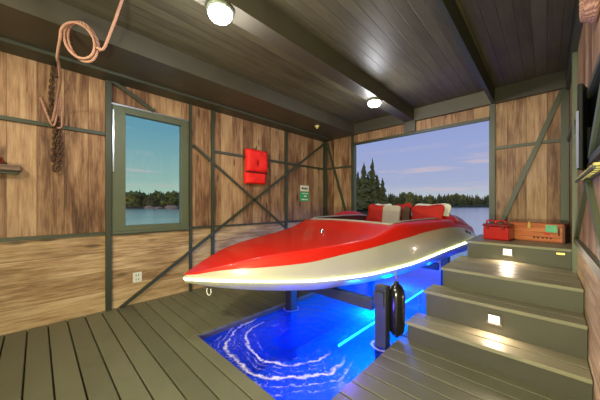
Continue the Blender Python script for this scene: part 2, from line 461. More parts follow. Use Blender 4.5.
# ------------------------------------------------------------------ stairs (a thing), with step lights
st = thing('staircase', 'grey decking staircase of three steps up to the landing beside the boat', 'stairs', V(-0.3, 2.4, 0))
steps = [(-0.752, 1.90, 2.12, 0.139), (-0.697, 2.12, 2.33, 0.33), (-0.632, 2.33, 3.0, 0.485)]
for i, (x0, y0, y1, z) in enumerate(steps):
    zb = 0.0 if i == 0 else 0.0
    bm = B(); box(bm, x0+0.012, XR-.004, y0+0.012, y1+0.012, 0.0, z-0.022)
    obj('riser', bm, M['riser'], st)
    n = 2 if i < 2 else 5
    bm = B(); L = (y1-y0+0.012)/n
    for k in range(n):
        board(bm, x0, XR-.004, y0+k*L+(0.0045 if k else 0), y0+(k+1)*L-(0.0045 if k < n-1 else 0), z)
    obj('tread', bm, M['step'], st)
pf = thing('landing_platform', 'grey raised landing at the head of the steps under the wooden crate', 'platform', V(-0.2, 3.4, 0))
bm = B(); box(bm, -0.575, XR-.004, 3.012, YB-.004, 0.0, 0.621); obj('landing_base', bm, M['riser'], pf)
bm = B(); n = 6; L = (YB-0.004-3.0)/n
for k in range(n): board(bm, -0.587, XR-.004, 3.0+k*L+(0.0045 if k else 0), 3.0+(k+1)*L-0.0045, 0.643)
obj('landing_boards', bm, M['step'], pf)
def step_light(x, y, z, lbl):
    t = thing('step_light', lbl, 'light', V(x, y, z-0.04), 'recessed step lights')
    bm = B()
    w, h, d = 0.042, 0.038, 0.008
    box(bm, x-w, x+w, y-d, y, z-h, z-h+0.012); box(bm, x-w, x+w, y-d, y, z+h-0.012, z+h)
    box(bm, x-w, x-w+0.012, y-d, y, z-h+0.012, z+h-0.012); box(bm, x+w-0.012, x+w, y-d, y, z-h+0.012, z+h-0.012)
    obj('bezel', bm, M['riser'], t)
    bm = B(); box(bm, x-w+0.012, x+w-0.012, y-0.004, y-0.001, z-h+0.012, z+h-0.012)
    obj('lens', bm, M['steplens'], t)
    L = bpy.data.lights.new('step_glow', 'AREA'); L.energy = 1.3; L.color = (1, 0.78, 0.58); L.size = 0.08; L.shape = 'SQUARE'
    lo = bpy.data.objects.new('step_glow', L); COL.objects.link(lo); lo.location = V(x, y-0.02, z); lo.rotation_euler = (math.radians(68), 0, PI)
    # area lamps shine along local -Z: aim out and down
    lo.rotation_euler = Vector((0, -0.75, -0.6)).to_track_quat('-Z', 'Y').to_euler()
step_light(-0.262, 3.012, 0.568, 'lit square step light in the riser below the landing')
step_light(-0.255, 2.132, 0.235, 'lit square step light in the middle step riser')
bm = B(); box(bm, 0.055, 0.105, 3.004, 3.012, 0.59, 0.605)
tag(obj('latch_plate', bm, M['brass'], bevel=0.002), 'tiny brass strip on the landing riser next to the right post', 'latch')

# ------------------------------------------------------------------ ceiling lamps
def cam_lamp(x, y, lbl, power, grp='round bulkhead lamps on the heavy ceiling beam'):
    t = thing('bulkhead_lamp', lbl, 'lamp', V(x, y, 2.2), grp)
    c = V(x, y, 2.2)
    bm = B(); lathe(bm, [(0.10, 0), (0.105, 0.012), (0.098, 0.028), (0.09, 0.03)], c, (0, 0, -1), 28); obj('mounting_ring', bm, M['frame'], t)
    bm = B(); lathe(bm, [(0.088, 0.03), (0.088, 0.05), (0.075, 0.075), (0.05, 0.09), (0.0, 0.096)], c, (0, 0, -1), 28); obj('glass_dome', bm, M['lens'], t)
    bm = B()
    for a in (0, PI/2):
        pts = [c+Vector((math.cos(a)*0.095*math.cos(u), math.sin(a)*0.095*math.cos(u), -0.03-0.072*math.sin(u))) for u in [PI*i/12 for i in range(13)]]
        tube(bm, pts, 0.004, 6)
    obj('guard_cage', bm, M['frame'], t)
    L = bpy.data.lights.new('lamp_glow', 'POINT'); L.energy = power; L.color = (0.93, 0.95, 1.0); L.shadow_soft_size = 0.09
    lo = bpy.data.objects.new('lamp_glow', L); COL.objects.link(lo); lo.location = c-Vector((0, 0, 0.2))
cam_lamp(-1.435, 0.78, 'lit round bulkhead lamp on the beam, nearer and larger of the two', 18)
cam_lamp(-1.42, 2.69, 'lit round bulkhead lamp on the beam near the back opening', 13)
bm = B(); lathe(bm, [(0.045, 0), (0.045, 0.012), (0.03, 0.03), (0.012, 0.034), (0.012, 0.05), (0, 0.052)], V(-2.51, 2.96, 2.2), (0, 0, -1), 20)
tag(obj('smoke_detector', bm, M['det']), 'small cream detector under the ceiling soffit near the back left corner', 'detector')

# ------------------------------------------------------------------ boat
BB, BE = Vector((-1.893, 0.75)), Vector((-1.45, 3.70))
LN = (BE-BB).length; AX = (BE-BB)/LN; NN = Vector((AX.y, -AX.x))
def lerp(tab, s):
    if s <= tab[0][0]: return tab[0][1]
    for (a, b), (c, d) in zip(tab, tab[1:]):
        if s <= c:
            u = (s-a)/(c-a); return b+(d-b)*u
    return tab[-1][1]
def sm(tab, s): return (lerp(tab, s-0.02)+2*lerp(tab, s)+lerp(tab, s+0.02))/4
W_ = [(0, 0.0), (.02, 0.07), (.05, .14), (.10, .245), (.15, .33), (.22, .435), (.3, .53), (.45, .67), (.6, .75), (.8, .78), (1, .785), (1.12, .775)]
ZLED = [(0, .465), (.13, .445), (.27, .42), (.40, .42), (.54, .45), (.67, .485), (.8, .525), (1, .565), (1.12, .60)]
ZPAINT = [(0, .487), (.07, .53), (.2, .545), (.27, .56), (.33, .59), (.40, .62), (.54, .68), (.67, .73), (.8, .755), (.9, .755), (1, .72), (1.1, .63)]
ZGUN = [(0, .495), (.07, .56), (.13, .605), (.2, .635), (.3, .66), (.4, .69), (.47, .72), (.50, .75), (.55, .80), (.60, .825), (.8, .835), (.9, .835), (1, .81), (1.1, .72)]
ZCH = [(0, .44), (.07, .40), (.13, .37), (.2, .345), (.3, .32), (.5, .325), (.7, .35), (1, .40)]
ZK = [(0, .445), (.04, .385), (.1, .335), (.2, .305), (.35, .296), (.6, .296), (1, .30)]
def P(s, lat, z):
    q = BB+AX*LN*s+NN*lat
    return V(q.x, q.y, z)
NS = 60
SS = [(i/NS)**1.25*1.10 for i in range(NS+1)]
def wid(s): return max(0.006, sm(W_, s) if s > 0.03 else lerp(W_, s))
boat = thing('motorboat', 'red and white motorboat raised on a lift over the slip', 'boat', P(0.5, 0, 0.2))
# hull
bm = B()
rows = []
for s in SS:
    w = wid(s); zk, zc, zl, zp = sm(ZK, s), sm(ZCH, s), sm(ZLED, s), sm(ZPAINT, s)
    zc = min(zc, zl-0.015); zk = min(zk, zc-0.004)
    pr = [(0, zk), (.30*w, zk+(zc-zk)*.30), (.60*w, zk+(zc-zk)*.66), (.84*w, zc), (.93*w, (zc+zl)/2), (1.0*w, zl-.012), (1.0*w, zl+.012), (.995*w, zl+(zp-zl)*.35), (.985*w, zl+(zp-zl)*.7), (.965*w, zp)]
    row = [P(s, -a, z) for a, z in pr[::-1]] + [P(s, a, z) for a, z in pr[1:]]
    rows.append([bm.verts.new(p) for p in row])
for A, C in zip(rows, rows[1:]):
    for k in range(len(A)-1):
        f = bm.faces.new((A[k], A[k+1], C[k+1], C[k])); f.smooth = True
bm.faces.new(rows[-1]); bm.faces.new(rows[0])
obj('hull', bm, M['cream_gel'], boat)
# deck with cockpit
C0, C1, CW = 0.565, 0.975, 0.86
bm = B()
def deck_prof(s):
    w = wid(s); zp, zg = sm(ZPAINT, s), sm(ZGUN, s)
    zg = max(zg, zp+0.003)
    return w, zp, zg
def crown(s, f, zg):   # f: 0 centre .. 1 gunwale
    c = 0.018*min(1, s*6)
    base = zg + c*(1-f*f)
    return base
drows = []
dS = sorted(set([s for s in SS if abs(s-C0) > .006 and abs(s-C1) > .006]+[C0, C1]))
fr = [0.0, 0.2, 0.4, 0.6, CW, 0.93, 1.0]
for s in dS:
    w, zp, zg = deck_prof(s); wg = .92*w
    half = [(f*wg, crown(s, f, zg)) for f in fr] + [(.945*w, zg-0.3*(zg-zp)), (.968*w, zp)]
    row = [P(s, -a, z) for a, z in half[::-1]]+[P(s, a, z) for a, z in half[1:]]
    drows.append([bm.verts.new(p) for p in row])
n = len(drows[0]); mid = n//2
for i, (A, C) in enumerate(zip(drows, drows[1:])):
    s = (dS[i]+dS[i+1])/2
    for k in range(n-1):
        inside = C0 < s < C1 and mid-4 <= k < mid+4
        if inside: continue
        f = bm.faces.new((A[k], A[k+1], C[k+1], C[k])); f.smooth = True
obj('deck', bm, M['red_gel'], boat)
# raised cowl ridge on foredeck centre line
# cockpit tub
bm = B()
iw = [s for s in dS if C0 <= s <= C1]
ZT = 0.46
top, bot = [], []
def rim(s, sg):
    w, zp, zg = deck_prof(s); return (sg*CW*.92*w, crown(s, CW, zg))
path = [(s, 1) for s in iw]+[(s, -1) for s in iw[::-1]]
for s, sg in path:
    l, z = rim(s, sg)
    top.append(bm.verts.new(P(s, l, z-0.001))); bot.append(bm.verts.new(P(s, l*0.97, ZT)))
m = len(path)
for k in range(m): bm.faces.new((top[k], top[(k+1) % m], bot[(k+1) % m], bot[k]))
bm.faces.new(bot)
obj('cockpit_tub', bm, M['cockpit'], boat)
# cockpit rim trim
bm = B()
pts = []
def rimline(s, f):
    w, zp, zg = deck_prof(s); return P(s, f*.92*w, crown(s, abs(f), zg)+0.004)
for f in [CW*(-1+2*i/14) for i in range(15)]: pts.append(rimline(C0, f))
for s in iw[1:]: pts.append(rimline(s, CW))
for f in [CW*(1-2*i/14) for i in range(1, 15)]: pts.append(rimline(C1, f))
for s in iw[1:-1][::-1]: pts.append(rimline(s, -CW))
tube(bm, pts, 0.016, 6, closed=True)
obj('cockpit_rim', bm, M['seat_grey'], boat)
# LED strip
bm = B()
pts = []
for s in SS[::-1]: pts.append(P(s, -(wid(s)+0.008), sm(ZLED, s)))
for s in SS: pts.append(P(s, wid(s)+0.008, sm(ZLED, s)))
tube(bm, pts, 0.010, 6)
obj('light_strip', bm, M['led'], boat)
# seats
def soft(bm, c, sx, sy, sz, R, e=0.35, mi=0, pinch=0.0, nu=18, nv=12):
    """superellipsoid cushion, metres; pinch pulls corners out like a pillow"""
    rows = []
    f = lambda v, p: math.copysign(abs(v)**p, v)
    for j in range(nv+1):
        v = -PI/2+PI*j/nv; row = []
        for i in range(nu):
            u = 2*PI*i/nu
            x = f(math.cos(v), e)*f(math.cos(u), e); y = f(math.cos(v), e)*f(math.sin(u), e); z = math.copysign(abs(math.sin(v))**(0.9 if pinch else e), math.sin(v))
            k = 1+pinch*(2*abs(x*y)-0.5)
            edge = (1-max(abs(x), abs(y))**2.5*0.75) if pinch else 1
            row.append(bm.verts.new(Vector(c)+R@Vector((x*sx/2*k, y*sy/2*k, z*sz/2*edge))))
        rows.append(row)
    for A, C in zip(rows, rows[1:]):
        for i in range(nu):
            try:
                q = bm.faces.new((A[i], A[(i+1) % nu], C[(i+1) % nu], C[i])); q.smooth = True; q.material_index = mi
            except Exception: pass
    bmesh.ops.remove_doubles(bm, verts=bm.verts, dist=1e-5)
yaw = math.atan2(NN.y, NN.x)
RZ = Matrix.Rotation(yaw, 3, 'Z')
for nm, s, l, sx, sy, sz, z in (('bench_seat', .90, 0, 1.30, 0.42, 0.16, 0.60),):
    bm = B(); mbox(bm, P(s, l, z-0.06), sx*1.0, sy, 0.28, R=RZ); obj(nm, bm, M['red_fabric'], boat, bevel=0.03)
bm = B(); mbox(bm, P(.955, 0, .655), 1.30, 0.10, 0.42, R=RZ); obj('seat_back', bm, M['red_fabric'], boat, bevel=0.03)
# stern fins: raised red shoulders falling to the corners
for sg in (1, -1):
    bm = B(); rows = []
    fs = [.89, .915, .94, .965, 1.0, 1.03, 1.065, 1.095] if sg > 0 else [.72, .76, .80, .85, .90, .95, 1.0, 1.05]
    hs = [.0, .045, .072, .078, .07, .045, .0, -.05]
    for s, h in zip(fs, hs):
        w, zp, zg = deck_prof(s)
        row = []
        for a, k in (((.50, 0.0), (.58, .75), (.68, 1.0), (.80, .95), (.92, .55), (.972, -.1)) if sg > 0 else ((.80, 0.0), (.83, .6), (.86, .95), (.90, .95), (.94, .6), (.972, -.1))):
            row.append(bm.verts.new(P(s, sg*a*w, (zg+h*k if a < .96 else zg*.4+zp*.6)+0.004)))
        row2 = [bm.verts.new(P(s, sg*a*w, zg-.05)) for a in (.96, .50 if sg > 0 else .80)]
        rows.append(row+row2)
    for A, C in zip(rows, rows[1:]):
        for k in range(len(A)):
            q = bm.faces.new((A[k], A[(k+1) % len(A)], C[(k+1) % len(A)], C[k])); q.smooth = True
    bm.faces.new(rows[0]); bm.faces.new(rows[-1])
    obj('stern_fin', bm, M['red_gel'], boat, subsurf=1)
    # pale strap over it
    if sg < 0: continue
    bm = B(); s = .925; w, zp, zg = deck_prof(s)
    ps = [P(s, sg*a*w, zg+.074*k+.008) for a, k in ((.50, 0), (.58, .75), (.68, 1.03), (.80, .98), (.92, .6), (.97, -.2))]
    A_ = [bm.verts.new(p+AX.to_3d()*0.018) for p in ps]; B_ = [bm.verts.new(p-AX.to_3d()*0.018) for p in ps]
    for k in range(len(ps)-1): bm.faces.new((A_[k], A_[k+1], B_[k+1], B_[k]))
    obj('tie_down_strap', bm, M['grey_fabric'], boat, solid=0.004)
# bow light
s0 = 0.435; w, zp, zg = deck_prof(s0); c = P(s0, 0.05, crown(s0, 0.1, zg)-0.004)
bm = B(); lathe(bm, [(0.032, 0), (0.032, 0.012), (0.024, 0.02), (0.014, 0.03), (0.014, 0.05), (0.0, 0.055)], c, seg=18)
obj('fuel_cap', bm, M['chrome'], boat)
# bow eye under the rub rail
bm = B(); e = P(.045, .12, .40)
pts = [e+Vector((0.022*math.cos(a), 0.01*math.cos(a), -0.03+0.034*math.sin(a))) for a in [PI*0.75+PI*1.5*i/14 for i in range(15)]]
tube(bm, pts, 0.0045, 6); obj('bow_eye', bm, M['white_pl'], boat)
# emblem near stern: pale orange patch with dark bow-tie marks, lying on the topside
def onside(s, f, off=0.003):
    w = wid(s); zl, zp = sm(ZLED, s), sm(ZPAINT, s)
    return P(s, (.995-.03*f)*w+off, zl+(zp-zl)*f)
def decal(bm, s0, s1, f0, f1, mi=0, off=0.003):
    v = [bm.verts.new(onside(s, f, off)) for s, f in ((s0, f0), (s1, f0), (s1, f1), (s0, f1))]
    q = bm.faces.new(v); q.material_index = mi
bm = B(); decal(bm, .945, 1.01, .42, .68, 0, .006); decal(bm, .975, 1.035, .68, .86, 0, .0065)
decal(bm, .985, 1.005, .66, .90, 1, .008); decal(bm, 1.02, 1.04, .60, .84, 1, .008); decal(bm, 1.003, 1.022, .70, .80, 1, .0085)
obj('emblem', bm, [M['orange'], M['ink']], boat, solid=0.0015)
# outboard / stern drive behind
bm = B(); mbox(bm, P(1.13, 0, .45), 0.30, 0.26, 0.36, R=RZ); obj('stern_drive', bm, M['black'], boat, bevel=0.03)
boat_seat_z = 0.66

# pillows in the boat
def pillow(name, s, lat, z, w, h, d, lean, twist, mat, lbl, roll=0.0, cat='pillow', pinch=0.1, e=0.42):
    c = P(s, lat, z)
    R = Matrix.Rotation(yaw+twist, 3, 'Z') @ Matrix.Rotation(PI/2-lean, 3, 'X') @ Matrix.Rotation(roll, 3, 'Z')
    bm = B(); soft(bm, c, w, h, d, R, e, pinch=pinch, nu=28, nv=14)
    return tag(obj(name, bm, mat, loc=c-Vector((0, 0, h/2))), lbl, cat, 'pillows on the rear seat of the boat' if cat == 'pillow' else None)
pillow('throw_pillow', .875, .47, .868, .50, .33, .15, .22, -.10, M['red_fabric'], 'large red throw pillow at the right end of the boat seat', .05)
pillow('throw_pillow', .925, .45, .885, .56, .33, .11, .20, -.05, M['white_fabric'], 'pale pillow standing behind the large red pillow', 0)
pillow('throw_pillow', .875, -.25, .868, .34, .34, .13, .22, .12, M['red_fabric'], 'smaller red throw pillow left of the taupe towel', -.10)
pillow('throw_pillow', .92, -.24, .885, .36, .33, .10, .20, .05, M['white_fabric'], 'pale pillow standing behind the smaller red pillow', 0)
pillow('throw_pillow', .925, .07, .885, .32, .33, .10, .20, .0, M['red_fabric'], 'red pillow mostly hidden behind the taupe towel', .12)
pillow('towel', .858, .03, .86, .32, .33, .07, .15, .0, M['grey_fabric'], 'folded taupe towel standing between the red pillows', 0, 'towel', pinch=0.0, e=0.22)
pillow('throw_blanket', .868, .225, .85, .13, .32, .08, .15, .0, M['brown_fabric'], 'dark brown rolled throw between the towel and the large red pillow', 0, 'blanket', pinch=0.0, e=0.5)

# ------------------------------------------------------------------ boat lift
lift = thing('boat_lift', 'galvanised boat lift frame standing in the blue lit slip', 'boat lift', V(-1.4, 1.8, -0.56))
for x in (-1.87, -0.885):
    for y in (1.80, 3.45):
        bm = B(); box(bm, x-.043, x+.043, y-.04, y+.04, -0.56, 0.30 if x < -1.5 else 0.40); obj('post', bm, M['steel'], lift, bevel=0.006)
for y in (1.80, 3.45):
    bm = B(); box(bm, -1.825, -.96, y-.03, y+.03, 0.195, 0.28); obj('crossbeam', bm, M['steel'], lift, bevel=0.005)
bm = B(); box(bm, -.93, -.85, 1.74, 1.76, .26, .36); obj('bracket_plate', bm, M['steel'], lift, bevel=0.003)
for x in (-1.66, -1.36):
    bm = B(); box(bm, x-.03, x+.03, 1.75, 3.5, 0.28, 0.296); obj('bunk_board', bm, M['plate'], lift, bevel=0.004)
# fender
fd = thing('boat_fender', 'black rounded cylindrical boat fender hanging beside the lift post', 'fender', V(-.812, 1.88, 0.008))
c0 = V(-.812, 1.88, .008); h = .52
bm = B(); lathe(bm, [(0.014, 0), (.02, .015), (.05, .03), (.068, .07), (.076, .14), (.076, h-.14), (.07, h-.08), (.052, h-.04), (.024, h-.02), (.02, h+.005)], c0, seg=24)
obj('fender_body', bm, M['fender'], fd)
bm = B(); tube(bm, [c0+Vector((0, 0, h+.02)), c0+Vector((-.01, 0, h+.10))], .007, 6); obj('fender_line', bm, M['rope'], fd)

# ------------------------------------------------------------------ life vest on left wall
lv = thing('life_vest', 'bright red folded life vest hanging on the left wall', 'life vest', V(XL+.03, 2.15, 1.3))
def vest_mesh(y0, y1, z0, z1, notch=False, seed=0):
    bm = B(); ny, nz = 14, 16; F_, Bk = [], []
    for j in range(nz+1):
        fr_, br_ = [], []
        for i in range(ny+1):
            u, v = i/ny, j/nz
            yy = y0+(y1-y0)*u; zz = z0+(z1-z0)*v
            wob = noise.noise(Vector((u*3, v*4, seed)))*0.012
            if u in (0, 1): yy += wob*1.2
            if v in (0, 1): zz += noise.noise(Vector((u*5, v*9, seed+3)))*0.016
            d = 0.035+0.045*(max(0, 1-(2*u-1)**6)*max(0, 1-(2*v-1)**6))**.5 + noise.noise(Vector((u*5, v*6, seed+9)))*0.014
            if notch:
                k = math.exp(-((u-.5)/.08)**2-((v-.42)/.16)**2); d -= 0.045*k
            fr_.append(bm.verts.new(V(XL+.03+d, yy, zz))); br_.append(bm.verts.new(V(XL+.03, yy, zz)))
        F_.append(fr_); Bk.append(br_)
    for j in range(nz):
        for i in range(ny):
            q = bm.faces.new((F_[j][i], F_[j][i+1], F_[j+1][i+1], F_[j+1][i])); q.smooth = True
            bm.faces.new((Bk[j][i], Bk[j+1][i], Bk[j+1][i+1], Bk[j][i+1]))
    for j in range(nz):
        bm.faces.new((F_[j][0], F_[j+1][0], Bk[j+1][0], Bk[j][0])); bm.faces.new((F_[j][ny], Bk[j][ny], Bk[j+1][ny], F_[j+1][ny]))
    for i in range(ny):
        bm.faces.new((F_[0][i], Bk[0][i], Bk[0][i+1], F_[0][i+1])); bm.faces.new((F_[nz][i], F_[nz][i+1], Bk[nz][i+1], Bk[nz][i]))
    return bm
obj('vest_panel', vest_mesh(1.98, 2.34, 1.46, 1.775, True, 1), M['vest'], lv)
obj('lower_flap', vest_mesh(1.965, 2.31, 1.295, 1.45, False, 5), M['vest'], lv)
bm = B(); box(bm, XL+.03, XL+.088, 1.985, 2.325, 1.444, 1.466); obj('belt', bm, M['dark_fabric'], lv, bevel=0.004)
bm = B(); tube(bm, [V(XL+.085, 2.15, 1.64), V(XL+.092, 2.165, 1.60), V(XL+.088, 2.15, 1.55)], .008, 6); obj('neck_cord', bm, M['dark_fabric'], lv)
bm = B(); tube(bm, [V(XL, 2.16, 1.80), V(XL+.05, 2.16, 1.80), V(XL+.05, 2.16, 1.83)], .008, 6)
tag(obj('wall_peg', bm, M['rust']), 'dark peg in the left wall above the red life vest', 'peg')

# signs
def sign(name, z0, z1, mat, markmat, lbl, rows):
    t = thing(name, lbl, 'sign', V(XL+.0, 3.2, z0))
    bm = B(); box(bm, XL, XL+.008, 3.10, 3.31, z0, z1); obj('plate', bm, mat, t, bevel=0.002)
    bm = B()
    for (a, b, c, d) in rows: box(bm, XL+.008, XL+.010, a, b, c, d)
    obj('marks', bm, markmat, t)
sign('white_sign', 1.235, 1.335, M['white_pl'], M['ink'], 'small white notice with dark marks above the green sign', [(3.13, 3.17, 1.27, 1.30), (3.18, 3.20, 1.265, 1.295), (3.21, 3.24, 1.27, 1.30), (3.25, 3.28, 1.268, 1.292)])
sign('green_sign', 1.065, 1.228, M['green_sign'], M['white_pl'], 'small green sign under the white notice on the left wall', [(3.13, 3.29, 1.19, 1.205), (3.18, 3.25, 1.14, 1.165), (3.13, 3.28, 1.085, 1.105)])
# outlet
ot = thing('power_outlet', 'white power outlet low on the left wall below the window', 'outlet', V(XL, .715, .235))
bm = B(); box(bm, XL, XL+.008, .672, .752, .215, .315); obj('cover_plate', bm, M['white_pl'], ot, bevel=0.003)
for z in (.243, .285):
    bm = B(); 
    for yy in (.700, .722): box(bm, XL+.008, XL+.0095, yy-.003, yy+.003, z-.008, z+.01)
    obj('socket', bm, M['slot'], ot)

# shelf on the left wall with red thing
sh = thing('wall_shelf', 'short weathered wooden shelf on the left wall at the photo edge', 'shelf', V(XL, -.35, 1.245))
bm = B(); box(bm, XL, XL+.10, -.62, -.085, 1.262, 1.305); obj('shelf_board', bm, M['shelf'], sh, bevel=0.004)
bm = B(); box(bm, XL, XL+.07, -.60, -.10, 1.238, 1.262); obj('shelf_cleat', bm, M['plate'], sh)
ln = thing('boat_horn', 'small red plastic container on the left wall shelf', 'container', V(XL+.05, -.22, 1.305))
bm = B(); lathe(bm, [(.04, 0), (.045, .01), (.045, .055), (.03, .07), (.02, .085)], V(XL+.05, -.215, 1.305), seg=18); obj('container_body', bm, M['dred_pl'], ln)
bm = B(); lathe(bm, [(.022, .085), (.022, .10), (0, .103)], V(XL+.05, -.215, 1.305), seg=14); obj('cap', bm, M['red_pl'], ln)
ln.name = 'red_container'

# ------------------------------------------------------------------ rope and chain
def catmull(pts, n=8):
    out = []
    P_ = [pts[0]]+pts+[pts[-1]]
    for i in range(1, len(P_)-2):
        p0, p1, p2, p3 = P_[i-1], P_[i], P_[i+1], P_[i+2]
        for k in range(n):
            t = k/n
            out.append(0.5*((2*p1)+(-p0+p2)*t+(2*p0-5*p1+4*p2-p3)*t*t+(-p0+3*p1-3*p2+p3)*t**3))
    out.append(pts[-1]); return out
# the rope: ceiling -> loose coil -> wall hook; points are world metres
rp = [V(-1.85, .39, 2.36), V(-1.892, .367, 2.27), V(-1.943, .345, 2.173), V(-1.994, .323, 2.086), V(-2.035, .305, 2.020), V(-2.060, .292, 2.000), V(-2.085, .272, 2.015)]
cx = V(-2.170, .207, 2.062)
e1 = Vector((.718, .696, 0)); e2 = Vector((0, 0, 1)); e3 = Vector((.696, -.718, 0))
loops = []
NLP = 34
for k in range(0, NLP):
    a = -0.35 + 2*PI*k/13.0
    q = k/13.0
    r1 = (.088+.006*q)*S; r2 = (.140-.013*q)*S
    dx = r1*math.cos(a); dz = r2*math.sin(a)
    dx += -0.28*dz - .008*q
    loops.append(cx+e1*dx+e2*dz+e3*(.020*q-.02))
rp2 = [V(-2.345, .095, 1.99), V(-2.42, .105, 1.975), V(-2.50, .113, 1.955), V(-2.634, .121, 1.92), V(-2.829, .112, 1.84), V(-2.90, .10, 1.76), V(-2.93, .09, 1.70), V(-2.945, .08, 1.68)]
rope = thing('coiled_rope', 'tan rope with a loose coil hanging from the ceiling to the left wall', 'rope', V(-2.2, .3, 1.6))
bm = B(); tube(bm, catmull(rp+loops+rp2, 6), .0105, 8); obj('rope_line', bm, M['rope'], rope)
bm = B(); tube(bm, catmull([V(-2.94, .02, 1.87), V(-2.93, .05, 1.76), V(-2.92, .085, 1.66), V(-2.92, .105, 1.68), V(-2.91, .12, 1.80), V(-2.91, .133, 1.90), V(-2.91, .142, 1.80), V(-2.91, .145, 1.66), V(-2.92, .12, 1.64)], 6), .009, 8); obj('rope_tail', bm, M['rope'], rope)
ch = thing('rusty_chain', 'rusty chain bundle hanging on the left wall below the rope', 'chain', V(XL+.05, .11, 1.3))
def link(bm, c, R, L=.042, w=.022, r=.0065):
    pts = []
    for i in range(12):
        a = 2*PI*i/12
        pts.append(c+R@Vector((w/2*math.cos(a)*1.2, 0, L/2*math.sin(a))))
    tube(bm, pts, r, 5, closed=True)
for sI, (yy, z0, z1, xo) in enumerate(((.095, 1.36, 2.16, .035), (.122, 1.30, 1.75, .05))):
    bm = B(); z = z1; k = 0
    while z > z0:
        R = Matrix.Rotation(PI/2*(k % 2)+random.uniform(-.5, .5), 3, 'Z') @ Matrix.Rotation(random.uniform(-.3, .3), 3, 'Y')
        link(bm, V(XL+xo, yy+.012*math.sin(z*9+sI), z), R, .050, .028, .008); z -= .026; k += 1
    obj('chain_strand', bm, M['rust'], ch)
bm = B(); box(bm, XL, XL+.04, .085, .135, 2.08, 2.16); obj('wall_bracket', bm, M['rust'], ch, bevel=.003)
bm = B(); pts = [V(XL+.05, .11+.018*math.cos(a), 1.31+.03*math.sin(a)) for a in [PI*.5+PI*1.5*i/12 for i in range(13)]]
tube(bm, pts, .012, 6); obj('hook', bm, M['rust'], ch)
# rope coil on the right wall near the ceiling
bm = B()
for i in range(9):
    off = i*.011
    pts = [V(XR-.012-.03*math.sin(PI*i/8), 1.72+(.145-.004*i)*math.cos(a)+.008*math.sin(3*a+i), 1.965+(.13-.006*i)*math.sin(a)) for a in [2*PI*k/28 for k in range(28)]]
    tube(bm, pts, .014, 7, closed=True)
tag(obj('hanging_rope_coil', bm, M['rope']), 'thick peach coil of rope high on the right wall at the photo corner', 'rope')

# ------------------------------------------------------------------ right wall: monitor, tinted panel, slatted shelf
tv = thing('wall_monitor', 'black flat screen seen edge on, on an arm from the right wall', 'screen', V(.12, 2.0, 1.17))
d = Vector((.049, .2, 0)).normalized(); ang = math.atan2(d.y, d.x)
Rt = Matrix.Rotation(ang, 3, 'Z')
cc = V(.119, 1.9, 0)+d*.15
bm = B(); mbox(bm, (cc.x, cc.y, (1.178+.216)*S), .30, .026, .54, R=Rt); obj('screen_housing', bm, M['black'], tv, bevel=0.006)
cs = V(.119, 1.9, 0)+Rt@Vector((-.003, .010, 0))
bm = B(); mbox(bm, (cs.x-.001, cs.y, 1.33*S), .006, .012, .36, R=Rt); obj('silver_bezel', bm, M['bezel'], tv)
bm = B(); mbox(bm, V(.152, 2.0, 1.33), .03, .05, .18); obj('wall_bracket', bm, M['black'], tv, bevel=0.004)
wp = thing('tinted_panel', 'dark tinted framed panel on the right wall above the slatted shelf', 'panel', V(XR, 1.7, 1.2))
bm = B()
y0, y1, z0, z1, w = 1.15, 2.18, 1.20, 1.585, .03
box(bm, XR-.02, XR, y0, y1, z1-w, z1); box(bm, XR-.02, XR, y0, y1, z0, z0+w); box(bm, XR-.02, XR, y0, y0+w, z0+w, z1-w); box(bm, XR-.02, XR, y1-w, y1, z0+w, z1-w)
obj('panel_frame', bm, M['plate'], wp)
bm = B(); box(bm, XR-.008, XR-.002, y0+w, y1-w, z0+w, z1-w); obj('dark_pane', bm, M['black_gloss'], wp)
ss = thing('slatted_shelf', 'narrow pale slatted shelf on the right wall below the black screen', 'shelf', V(XR, 1.8, 1.15))
for k in range(9):
    yy = 1.38+k*.092
    bm = B(); box(bm, .118, XR-.004, yy, yy+.04, 1.14, 1.152); obj('slat', bm, M['slat'], ss, bevel=0.002)
bm = B(); box(bm, .116, .124, 1.37, 2.2, 1.130, 1.140); obj('front_rail', bm, M['plate'], ss)
bm = B(); box(bm, XR-.012, XR-.004, 1.37, 2.2, 1.130, 1.140); obj('rear_rail', bm, M['plate'], ss)

# ------------------------------------------------------------------ things on the landing
tb = thing('tackle_box', 'red plastic tackle box on the landing left of the crate', 'box', V(-.36, 3.30, .643))
Rb = Matrix.Rotation(-.16, 3, 'Z')
cb = V(-.365, 3.32, .643)
bm = B(); mbox(bm, cb+Vector((0, 0, .085)), .27, .20, .17, R=Rb); obj('box_body', bm, M['red_pl'], tb, bevel=0.018)
bm = B(); mbox(bm, cb+Vector((0, 0, .187)), .28, .21, .034, R=Rb); obj('lid', bm, M['dred_pl'], tb, bevel=0.01)
bm = B()
for dx in (-.075, .03): 
    p0 = cb+Rb@Vector((dx-.045, 0, .203)); p1 = cb+Rb@Vector((dx+.045, 0, .203)); up = Vector((0, 0, .042))
    tube(bm, catmull([p0, p0+up*.8, (p0+p1)/2+up, p1+up*.8, p1], 5), .011, 8)
obj('handle', bm, M['red_pl'], tb)
for dx in (-.08, .08):
    bm = B(); mbox(bm, cb+Rb@Vector((dx, -.108, .16)), .03, .012, .05, R=Rb)
    obj('latch', bm, M['dred_pl'], tb, bevel=0.003)
cr = thing('wooden_crate', 'orange varnished wooden crate with metal latch on the landing', 'crate', V(-.07, 3.5, .643))
Rc = Matrix.Rotation(-.20, 3, 'Z'); cb = V(-.070, 3.50, .643); cw, cd, chh = .50, .23, .205
bm = B(); mbox(bm, cb+Vector((0, 0, .09)), cw, cd, .18, R=Rc); o = obj('crate_body', bm, M['crate'], cr, bevel=0.004)
